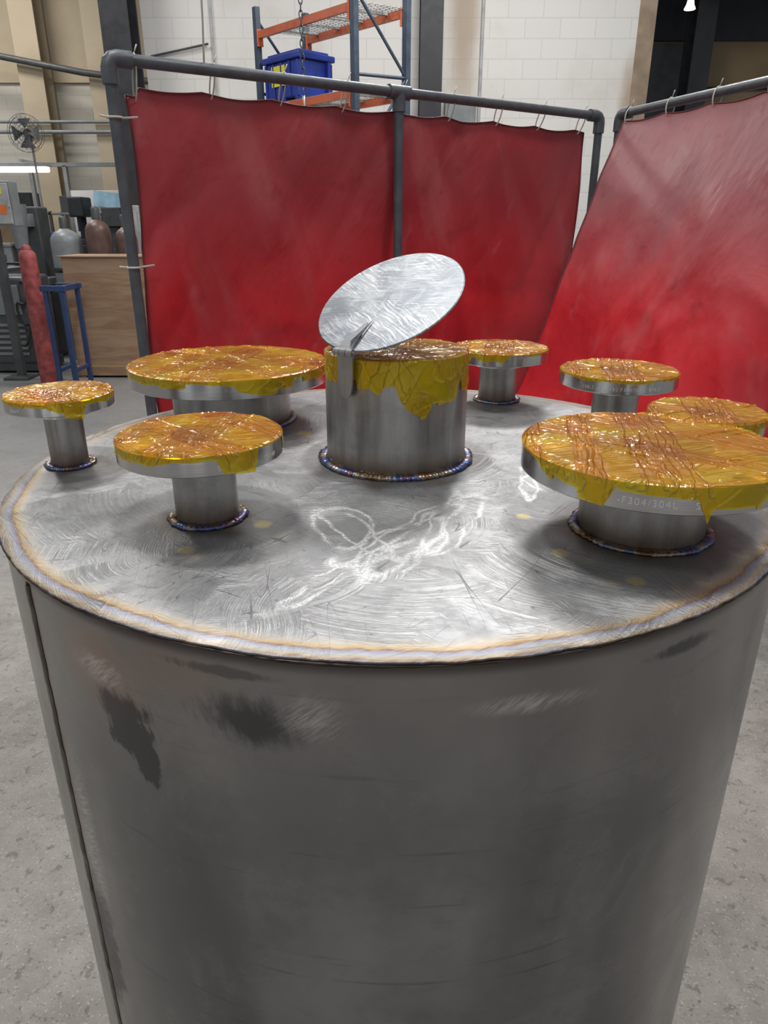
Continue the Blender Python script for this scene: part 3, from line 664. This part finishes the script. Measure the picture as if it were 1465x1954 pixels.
for z in (1.2,2.69,3.40):
    for o0 in (FL,FL+Dv):
        V,F=obox(o0+Lv*.5+Vector((0,0,z)),ld,ddv,Vector((0,0,1)),Lv.length-.07,.04,.07); g=G(); g.add(V,F)
        for e in (.03,.97):
            V,F=obox(o0+Lv*e+Vector((0,0,z-.03)),ld,ddv,Vector((0,0,1)),.012,.065,.16); g.add(V,F)
        g.mk('beam',M['orange'],parent=rack)
    g=G()
    for k in range(31):
        a=FL+Lv*(.02+.96*k/30)+Vector((0,0,z+.038)); g.tube([a,a+Dv],.003,6)
    for k in range(9):
        a=FL+Dv*(.04+.92*k/8)+Vector((0,0,z+.044)); g.tube([a+Lv*.02,a+Lv*.98],.003,6)
    for k in range(4):
        V,F=obox(FL+Lv*(.15+.23*k)+Dv*.5+Vector((0,0,z+.023)),ld,ddv,Vector((0,0,1)),.04,Dv.length-.05,.02); g.add(V,F)
    g.mk('wire_deck',M['wire'],parent=rack)
cc=Vector((-.93,8.93,2.69+.048)); crate=empty('storage_crate',cc[:],'blue plastic lidded bulk crate with a yellow label','crate')
rot=math.atan2(ld.y,ld.x)
def rb(g,c,sx,sy,z0,z1,bev=.01,ox=0,oy=0):
    p=c+ld*ox+ddv*oy; g.box((p.x-sx/2,p.y-sy/2,z0),(p.x+sx/2,p.y+sy/2,z1),bev,rot=rot,piv=(p.x,p.y,0))
g=G(); rb(g,cc,.60,.44,cc.z+.03,cc.z+.37)
for k in range(-2,3): rb(g,cc,.03,.47,cc.z+.03,cc.z+.36,.004,ox=k*.14)
for k in (-1,1): rb(g,cc,.63,.04,cc.z+.03,cc.z+.36,.004,oy=k*.15)
for a_ in(-.26,0,.26): rb(g,cc,.09,.44,cc.z,cc.z+.04,.004,ox=a_)
g.mk('crate_body',M['blue'],parent=crate)
g=G(); rb(g,cc,.66,.50,cc.z+.37,cc.z+.43,.012); rb(g,cc,.56,.40,cc.z+.43,cc.z+.46,.01); g.mk('crate_lid',M['blue'],parent=crate)
g=G(); V,F=obox(cc-ddv*.242+ld*(.02)+Vector((0,0,.24)),ld,ddv,Vector((0,0,1)),.24,.006,.19); g.add(V,F); g.mk('label_sticker',M['yellow'],parent=crate,label='yellow label')

# ------------------------------------------------------------------ building details
def hbeam(name,x0,x1,y0,y1,h,mat,label):
    xm=(x0+x1)/2; g=G(); f=.03; g.box((x0,y0,.02),(x1,y0+f,h)); g.box((x0,y1-f,.02),(x1,y1,h)); g.box((xm-.012,y0+f,.02),(xm+.012,y1-f,h)); g.box((x0-.04,y0-.04,0),(x1+.04,y1+.0,.02))
    g.mk(name,mat,label=label,category='column')
hbeam('steel_column',-3.22,-2.90,9.55,9.93,6,M['dark'],'dark painted steel column by the block wall')
hbeam('steel_column',.42,.68,9.62,9.97,6,M['dark'],'black steel column against the white block wall')
hbeam('steel_column',4.42,4.70,11.9,12.3,4.7,M['dark'],'dark steel column inside the bay opening')
hbeam('steel_column',-6.0,-5.6,13.5,13.88,6.3,M['beige'],'cream painted steel column on the far wall')
hbeam('steel_column',-4.85,-4.45,13.5,13.88,6.3,M['beige'],'cream painted steel column on the far wall')
def pipeobj(name,pts,r,mat,label,cat):
    g=G(); g.tube(pts,r,12); 
    return g.mk(name,mat,smooth=True,angle=50,label=label,category=cat)
pipeobj('air_duct',[(-3.95,9.45,5.6),(-3.9,9.45,4.9),(-3.82,9.45,4.5),(-3.66,9.45,4.25),(-3.45,9.45,4.12),(-3.25,9.47,4.06)],.06,M['darkgrey'],'dark bent duct pipe meeting the steel column','duct')
pipeobj('conduit',[(-6.9,13.38,4.15),(-4.9,13.38,3.8),(-3.6,13.38,3.65)],.05,M['darkgrey'],'dark pipe running along the far wall','pipe')
pipeobj('conduit',[(-9,13.44,2.95),(-3.0,13.44,2.95)],.03,M['grey'],'thin grey conduit along the far wall','pipe')
pipeobj('conduit',[(-9,13.44,3.10),(-3.0,13.44,3.10)],.025,M['grey'],'thin grey conduit along the far wall','pipe')
pipeobj('conduit',[(-2.8,9.965,3.38),(-2.1,9.965,3.51)],.012,M['darkgrey'],'thin cable run on the block wall','cable')
pipeobj('conduit',[(-2.05,9.985,0),(-2.05,9.985,5.9)],.014,M['ltgrey'],'painted vertical conduit on the block wall','pipe')
pipeobj('conduit',[(1.17,9.98,0),(1.17,9.98,5.9)],.02,M['ltgrey'],'painted vertical conduit on the block wall','pipe')
g=G(); g.box((.74,9.86,2.55),(1.12,10,2.95),.01); g.box((.77,9.85,2.58),(1.09,9.862,2.92),.004); g.mk('electrical_panel',M['grey'],label='small grey electrical panel on the block wall',category='electrical box')
lamp=empty('high_bay_lamp',(4.15,11.5,4.22),'glowing round high bay lamp hung in the bay','lamp')
g=G(); g.lathe([(0,.10),(.04,.10),(.05,.05),(.075,.0),(.07,-.005),(.0,-.005)],(4.15,11.5,4.22),24); g.mk('lamp_shade',M['lamp2'],parent=lamp,smooth=True)
g=G(); g.tube([(4.15,11.5,4.31),(4.15,11.5,4.9)],.01,8); g.mk('lamp_rod',M['dark'],parent=lamp)
pipeobj('conduit',[(5.0,12.955,3.48),(8,12.955,3.62)],.038,M['dark'],'dark pipe across the bay wall','pipe')
g=G(); x,y=-.62,6.3; k=0; z=2.45
while z<6.0:
    ring=[]
    for t_ in range(12):
        a=2*math.pi*t_/12; w=.014*math.cos(a); h=.030*math.sin(a); ring.append((x+(w if k%2 else 0),y+(0 if k%2 else w),z+h))
    g.tube(ring,.0045,6,closed=True); z+=.046; k+=1
ch=g.mk('hoist_chain',M['darkgrey'],label='hanging steel hoist chain with a hook',category='chain',smooth=True)
g=G(); g.tube([(x,y,2.43),(x,y,2.36),(x+.03,y,2.32),(x+.035,y,2.27),(x,y,2.235),(x-.035,y,2.26),(x-.035,y,2.29)],.01,10); g.mk('chain_hook',M['wire'],parent=ch,smooth=True)
pts=[(-.62+.01*math.sin(k_*.7),2.85,2.02+ k_*.12) for k_ in range(22)]
pipeobj('hanging_rope',[(-.600,2.865,1.99)]+pts,.0035,M['rope'],'thin pale rope tied down to the frame rail','rope')

# ------------------------------------------------------------------ shop clutter
g=G(); g.box((-3.24,7.55,.10),(-2.22,8.05,1.20),.004); g.box((-3.26,7.52,.02),(-2.20,7.56,.12),.003); g.box((-3.26,8.0,.0),(-2.20,8.08,.12),.003); g.box((-3.26,7.53,0),(-3.16,8.07,.1)); g.box((-2.30,7.53,0),(-2.20,8.07,.1))
cr=g.mk('plywood_crate',M['ply'],label='large plain plywood crate standing on concrete',category='crate')
g=G(); g.box((-3.28,7.53,1.2),(-2.18,8.07,1.215),.003); g.mk('crate_lid',M['ply'],parent=cr)
def gas(x,y,h,r,mat,capmat,label,plain=False):
    if plain: pr=[(0,0),(r*.96,0),(r,.015),(r,h-.12),(r*.93,h-.08),(r*.7,h-.055)]; pr+=[(.05,h-.05)]; end=h-.05
    else: pr=[(0,0),(r*.92,0),(r,.02),(r,h-.28)]+[(r*math.cos(t_),h-.28+.14*math.sin(t_)) for t_ in (.3,.6,.9,1.15)]+[(.035,h-.13)]; end=h-.125
    g=G(); g.lathe(pr+[(0,end)],(x,y,0),32); o=g.mk('gas_cylinder',mat,smooth=True,angle=50,label=label,category='gas cylinder')
    g=G(); g.lathe([(0,end-.01),(.045,end-.01),(.045,h-.03),(.035,h-.01),(.015,h),(0,h)],(x,y,0),20); g.mk('valve_cap',capmat,parent=o,smooth=True,angle=50)
    if not plain:
        g=G(); g.lathe([(r+.003,h*.62),(r+.006,h*.62+.01),(r+.006,h*.62+.04),(r+.003,h*.62+.05)],(x,y,0),32); g.mk('strap',M['dark'],parent=o,smooth=True)
gas(-3.38,7.15,1.33,.080,M['red'],M['red'],'tall worn red steel cylinder with flat shoulder',True)
gas(-3.28,8.75,1.70,.14,M['brown'],M['darkgrey'],'brown compressed gas cylinder behind the plywood crate')
gas(-2.98,8.80,1.62,.125,M['brown'],M['darkgrey'],'brown compressed gas cylinder behind the plywood crate')
gas(-3.66,8.75,1.60,.17,M['grey'],M['darkgrey'],'light grey compressed gas cylinder beside brown ones')
g=G(); xs=(-3.20,-3.04); ys=(7.0,7.35)
for x in xs:
    for y in ys: g.box((x-.020,y-.020,.0),(x+.020,y+.020,.95),.003)
g.box((-3.24,6.97,.92),(-3.00,7.02,.97),.003); g.box((-3.24,7.33,.92),(-3.00,7.38,.97),.003); g.box((-3.06,7.0,.92),(-3.02,7.35,.97),.003)
for x in xs: g.box((x-.012,7.0,.15),(x+.012,7.35,.185))
g.mk('steel_stand',M['bluepaint'],label='narrow blue steel stand with thin legs',category='stand')
ct=empty('tool_cart',(-4.85,9.4,0),'dark grey wheeled tool cart with two shelves','cart')
for x in(-5.2,-4.65):
    for y in(9.15,9.65): g=G(); g.box((x-.02,y-.02,.12),(x+.02,y+.02,1.0),.003); g.mk('leg',M['darkgrey'],parent=ct)
for z in(.2,.62,.97): g=G(); g.box((-5.24,9.1,z),(-4.61,9.7,z+.04),.005); g.mk('shelf',M['grey'],parent=ct)
for x in(-5.2,-4.65):
    for y in(9.15,9.65):
        g=G(); g.tube([(x-.02,y,.06),(x+.02,y,.06)],.058,20); g.box((x-.03,y-.02,.1),(x+.03,y+.02,.13)); g.mk('caster',M['rubber'],parent=ct)
g=G(); g.box((-5.1,9.2,1.011),(-4.75,9.5,1.16),.01); g.box((-5.05,9.2,1.16),(-4.8,9.45,1.2),.01); g.tube([(-4.98,9.33,1.2),(-4.98,9.33,1.24),(-4.86,9.33,1.24),(-4.86,9.33,1.2)],.008,8); g.mk('toolbox',M['grey'],label='grey toolbox resting on the cart',category='toolbox')
cb=empty('control_box',(-3.78,7.5,0),'grey electrical control box on a post with warning labels','electrical box')
g=G(); g.box((-3.86,7.47,0.02),(-3.79,7.55,1.5),.004); g.box((-3.95,7.35,0),(-3.7,7.65,.03),.004); g.mk('post',M['darkgrey'],parent=cb)
g=G(); g.box((-3.95,7.42,1.49),(-3.56,7.58,1.89),.008); g.mk('enclosure',M['grey'],parent=cb)
g=G(); g.box((-3.93,7.405,1.51),(-3.58,7.42,1.87),.005); g.box((-3.595,7.39,1.66),(-3.585,7.405,1.72)); g.mk('enclosure_door',M['ltgrey'],parent=cb)
g=G(); g.box((-3.77,7.400,1.775),(-3.64,7.404,1.835)); g.mk('warning_label',M['yellow'],parent=cb,label='yellow label')
g=G(); g.box((-3.70,7.400,1.60),(-3.62,7.404,1.68)); g.mk('warning_label',M['orlabel'],parent=cb,label='orange label')
wm=empty('welding_machine',(-4.1,8.1,0),'dark boxy welding power source with front panel','machine')
g=G(); g.box((-4.35,7.75,.1),(-3.75,8.35,1.0),.03); g.box((-4.38,7.77,.02),(-3.72,8.33,.12),.01); g.mk('machine_body',M['darkgrey'],parent=wm)
g=G(); g.box((-4.28,7.73,.62),(-3.82,7.75,.92),.005)
for k in range(6): g.box((-4.28,7.735,.2+k*.06),(-3.82,7.75,.23+k*.06))
g.mk('front_panel',M['grey'],parent=wm)
g=G(); g.tube([(-4.3,8.05,1.0),(-4.3,8.05,1.12),(-3.8,8.05,1.12),(-3.8,8.05,1.0)],.015,10); g.mk('handle',M['dark'],parent=wm)
g=G(); pts=[(-3.78+.06*math.sin(k*.5),7.72-.003*k,.95-.03*k+.05*math.sin(k*.9)) for k in range(24)]; g.tube(pts,.014,8); g.mk('cable',M['rubber'],parent=wm,smooth=True)
fx,fy,fz=-4.45,9.95,2.56
fan=empty('pedestal_fan',(fx,fy,0),'tall dark pedestal fan with round wire cage','fan')
g=G(); g.tube([(fx,fy+.12,.03),(fx,fy+.12,fz)],.014,12); g.lathe([(0,0),(.2,0),(.2,.02),(.05,.05),(0,.05)],(fx,fy+.0,0),32); g.mk('stand',M['grey'],parent=fan,smooth=True,angle=40)
g=G(); g.tube([(fx,fy+.16,fz),(fx,fy+.03,fz)],[.045,.055],18); g.mk('motor',M['darkgrey'],parent=fan)
g=G(); FR=.215
for rr in(1,.8,.6,.4,.2):
    rr*=FR
    for dy in((-.07,.07) if rr<.21 else (-.03,.03)): g.tube([(fx+rr*math.cos(t_*.2618),fy+dy,fz+rr*math.sin(t_*.2618)) for t_ in range(24)],.0026,6,closed=True)
for k in range(20):
    a=k*math.pi/10
    for s in(-1,1): g.tube([(fx+.03*math.cos(a),fy+s*.075,fz+.03*math.sin(a)),(fx+.165*math.cos(a),fy+s*.07,fz+.165*math.sin(a)),(fx+FR*math.cos(a),fy+s*.02,fz+FR*math.sin(a))],.0018,5)
g.mk('wire_cage',M['darkgrey'],parent=fan)
g=G()
for k in range(4):
    a0=k*math.pi/2; V=[];n_=8
    for i in range(n_+1):
        r=.03+.155*i/n_; w=.25+.75*math.sin(math.pi*i/n_*.6)
        for s in(-1,1): V.append((fx+r*math.cos(a0+s*w*.5),fy+s*.02,fz+r*math.sin(a0+s*w*.5)))
    g.add(V,[(2*i,2*i+1,2*i+3,2*i+2) for i in range(n_)])
g.mk('fan_blades',M['darkgrey'],parent=fan)
wb=empty('workbench',(-4.6,10.6,0),'long grey workbench with back panel and posts','workbench')
g=G(); g.box((-5.7,10.2,.88),(-3.15,11.0,.95),.006); g.box((-5.6,10.3,.2),(-3.25,10.9,.23)); 
for x in(-5.6,-4.4,-3.25):
    for y in(10.28,10.92): g.box((x-.03,y-.03,0),(x+.03,y+.03,.885))
g.mk('bench_frame',M['darkgrey'],parent=wb)
g=G(); g.box((-4.4,10.90,1.35),(-3.3,10.93,1.95),.004); g.mk('back_panel',M['white'],parent=wb)
g=G(); g.box((-5.6,10.88,2.25),(-3.25,10.94,2.3)); 
for x in(-5.575,-4.9,-4.42,-3.27): g.box((x-.025,10.88,.95),(x+.025,10.94,2.26))
g.mk('rear_frame',M['grey'],parent=wb)
lf=empty('light_fixture',(-4.75,10.2,2.1),'glowing tube light over the workbench','lamp')
g=G(); g.box((-5.05,10.15,2.20),(-4.35,10.33,2.25),.006); g.box((-4.72,10.2,2.25),(-4.68,10.88,2.29)); g.mk('housing',M['ltgrey'],parent=lf)
g=G(); g.tube([(-5.02,10.2,2.17),(-4.38,10.2,2.17)],.03,12); g.tube([(-5.02,10.28,2.17),(-4.38,10.28,2.17)],.03,12); g.mk('light_tube',M['lens'],parent=lf,smooth=True,angle=50)
g=G(); g.box((-4.3,10.35,.951),(-3.95,10.7,1.25),.01); g.box((-4.25,10.4,1.25),(-4.0,10.65,1.32),.01); g.tube([(-4.12,10.5,1.32),(-4.12,10.5,1.7)],.05,14); g.box((-4.22,10.3,1.6),(-4.02,10.65,1.85),.02); g.tube([(-4.12,10.36,1.6),(-4.12,10.36,1.42)],.02,10); g.mk('drill_press',M['dark'],label='dark drill press standing on the workbench',category='machine')
g=G(); g.box((-3.8,10.3,.951),(-3.5,10.7,1.05),.01); g.box((-3.72,10.35,1.05),(-3.58,10.65,1.48),.01); g.box((-3.75,10.28,1.12),(-3.55,10.34,1.2),.005); g.box((-3.78,10.3,1.48),(-3.52,10.68,1.72),.01); g.tube([(-3.65,10.2,1.12),(-3.65,10.3,1.12)],.015,10); g.mk('bench_grinder',M['darkgrey'],label='grey bench machine standing on the workbench',category='machine')
for (x0,w_,h_,mt,lb) in [(-5.4,.3,.32,'grey','grey parts box on the workbench'),(-5.02,.26,.62,'darkgrey','dark parts box on the workbench'),(-4.7,.28,.46,'blue','blue parts box on the workbench'),(-3.42,.2,.8,'dark','tall dark parts box on the workbench'),(-3.93,.12,.7,'grey','slim grey parts box on the workbench')]:
    g=G(); g.box((x0,10.35,.951),(x0+w_,10.65,.951+h_),.008); g.box((x0-.01,10.34,.951+h_*.86),(x0+w_+.01,10.66,.951+h_*.95),.004); g.mk('parts_box',M[mt],label=lb,category='box',group='boxes on the workbench')
g=G(); V=[];n_=10
for i in range(n_+1):
    for j in range(5): V.append((-4.05+.45*i/n_,10.86-.02*math.sin(i*1.3)-.02*j,1.95-.05*j-.05*(i/n_)))
g.add(V,[(i*5+j,i*5+j+1,i*5+j+6,i*5+j+5) for i in range(n_) for j in range(4)]); g.mk('plastic_sheet',M['cloth'],label='pale blue sheet draped over the bench panel',category='sheet',smooth=True)
g=G(); g.box((-3.12,9.25,0.05),(-2.95,9.5,1.72),.008); g.box((-3.10,9.235,.12),(-2.97,9.25,1.65),.004); g.box((-3.13,9.22,0),(-2.94,9.52,.05)); g.mk('metal_cabinet',M['ltgrey'],label='narrow light grey metal cabinet',category='cabinet')
mc=empty('milling_machine',(-4.2,9.0,0),'dark grey machine tool with round motor housing','machine')
g=G(); g.box((-4.45,8.7,0),(-3.95,9.3,.75),.02); g.box((-4.35,9.0,.75),(-4.05,9.3,1.7),.02); g.mk('machine_body',M['darkgrey'],parent=mc)
g=G(); g.box((-4.5,8.65,.85),(-3.9,8.98,.93),.008); g.box((-4.35,8.7,.75),(-4.05,8.98,.85),.005); g.mk('machine_table',M['grey'],parent=mc)
g=G(); g.tube([(-4.2,8.8,1.25),(-4.2,8.8,1.72)],[.07,.12],20); g.box((-4.3,8.8,1.48),(-4.1,9.05,1.62),.01); g.mk('spindle_head',M['grey'],parent=mc,smooth=True,angle=40)
su=empty('shelving_unit',(-5.2,12.2,0),'grey steel shelving unit against the far wall','shelf')
for x in(-6.6,-5.2,-3.8):
    for y in(12.0,12.45): g=G(); g.box((x-.02,y-.02,0),(x+.02,y+.02,1.7)); g.mk('upright',M['darkgrey'],parent=su)
for z in(.3,1.1,1.65): g=G(); g.box((-6.62,11.98,z),(-3.78,12.47,z+.03),.004); g.mk('shelf',M['grey'],parent=su)
rs=random.Random(5)
for z in(1.131,1.681):
    x=-6.5
    while x<-4.0:
        w_=rs.uniform(.2,.42); h_=rs.uniform(.18,.38); mt=rs.choice(['carton','grey','darkgrey','bluepaint','carton','dark'])
        if not (abs(x+w_/2+5.2)<.3):
            g=G(); g.box((x,12.05,z),(x+w_,12.38,z+h_),.006); g.box((x+w_*.42,12.045,z+h_*.1),(x+w_*.58,12.385,z+h_+.002)); g.mk('storage_box',M[mt],label='closed storage box on the steel shelving',category='box',group='boxes on the steel shelving')
        x+=w_+rs.uniform(.04,.12)

# ------------------------------------------------------------------ lights / world / camera
def area(name,loc,size,power,col=(1,1,1),tgt=None):
    l=bpy.data.lights.new(name,'AREA'); l.shape='RECTANGLE'; l.size=size[0]; l.size_y=size[1]; l.energy=power; l.color=col
    o=link(bpy.data.objects.new(name,l)); o.location=loc
    if tgt: o.rotation_euler=(Vector(tgt)-Vector(loc)).to_track_quat('-Z','Y').to_euler()
    return o
area('bay_light',(-1.3,2.6,5.6),(.6,.6),95,(1,.98,.95))
area('bay_light',(1.9,2.0,5.8),(.7,.7),75,(1,.98,.95))
area('bay_light',(-2.0,-1.2,5.8),(.9,.9),75,(1,.98,.96))
area('bay_light',(1.0,6.6,5.8),(1.5,1.0),240,(1,.98,.95))
area('bay_light',(-4.5,8.0,5.8),(1.5,1.0),120,(1,.97,.92))
area('bay_light',(-6.5,11.5,5.8),(1.5,1.0),120,(1,.95,.88))
W=bpy.data.worlds.new('world'); S.world=W; W.use_nodes=True; nt=W.node_tree
bg=nt.nodes['Background']; tc=nt.nodes.new('ShaderNodeTexCoord'); mp=nt.nodes.new('ShaderNodeMapping'); mp.inputs['Scale'].default_value=(1,1,.25)
nn_=nt.nodes.new('ShaderNodeTexNoise'); nn_.inputs['Scale'].default_value=4.2; nn_.inputs['Detail'].default_value=2
rp=nt.nodes.new('ShaderNodeValToRGB'); rp.color_ramp.elements[0].position=.42; rp.color_ramp.elements[0].color=(.28,.29,.31,1); rp.color_ramp.elements[1].position=.58; rp.color_ramp.elements[1].color=(1.42,1.46,1.52,1)
nt.links.new(tc.outputs['Generated'],mp.inputs[0]); nt.links.new(mp.outputs[0],nn_.inputs['Vector']); nt.links.new(nn_.outputs[0],rp.inputs[0]); nt.links.new(rp.outputs[0],bg.inputs[0]); bg.inputs[1].default_value=.36
cam=bpy.data.cameras.new('camera'); cam.sensor_fit='VERTICAL'; cam.sensor_height=36; cam.lens=36*1355/1954; cam.clip_start=.02
co=link(bpy.data.objects.new('camera',cam)); co.location=(0,0,CAMZ); co.rotation_euler=(math.radians(90-22),0,0); S.camera=co
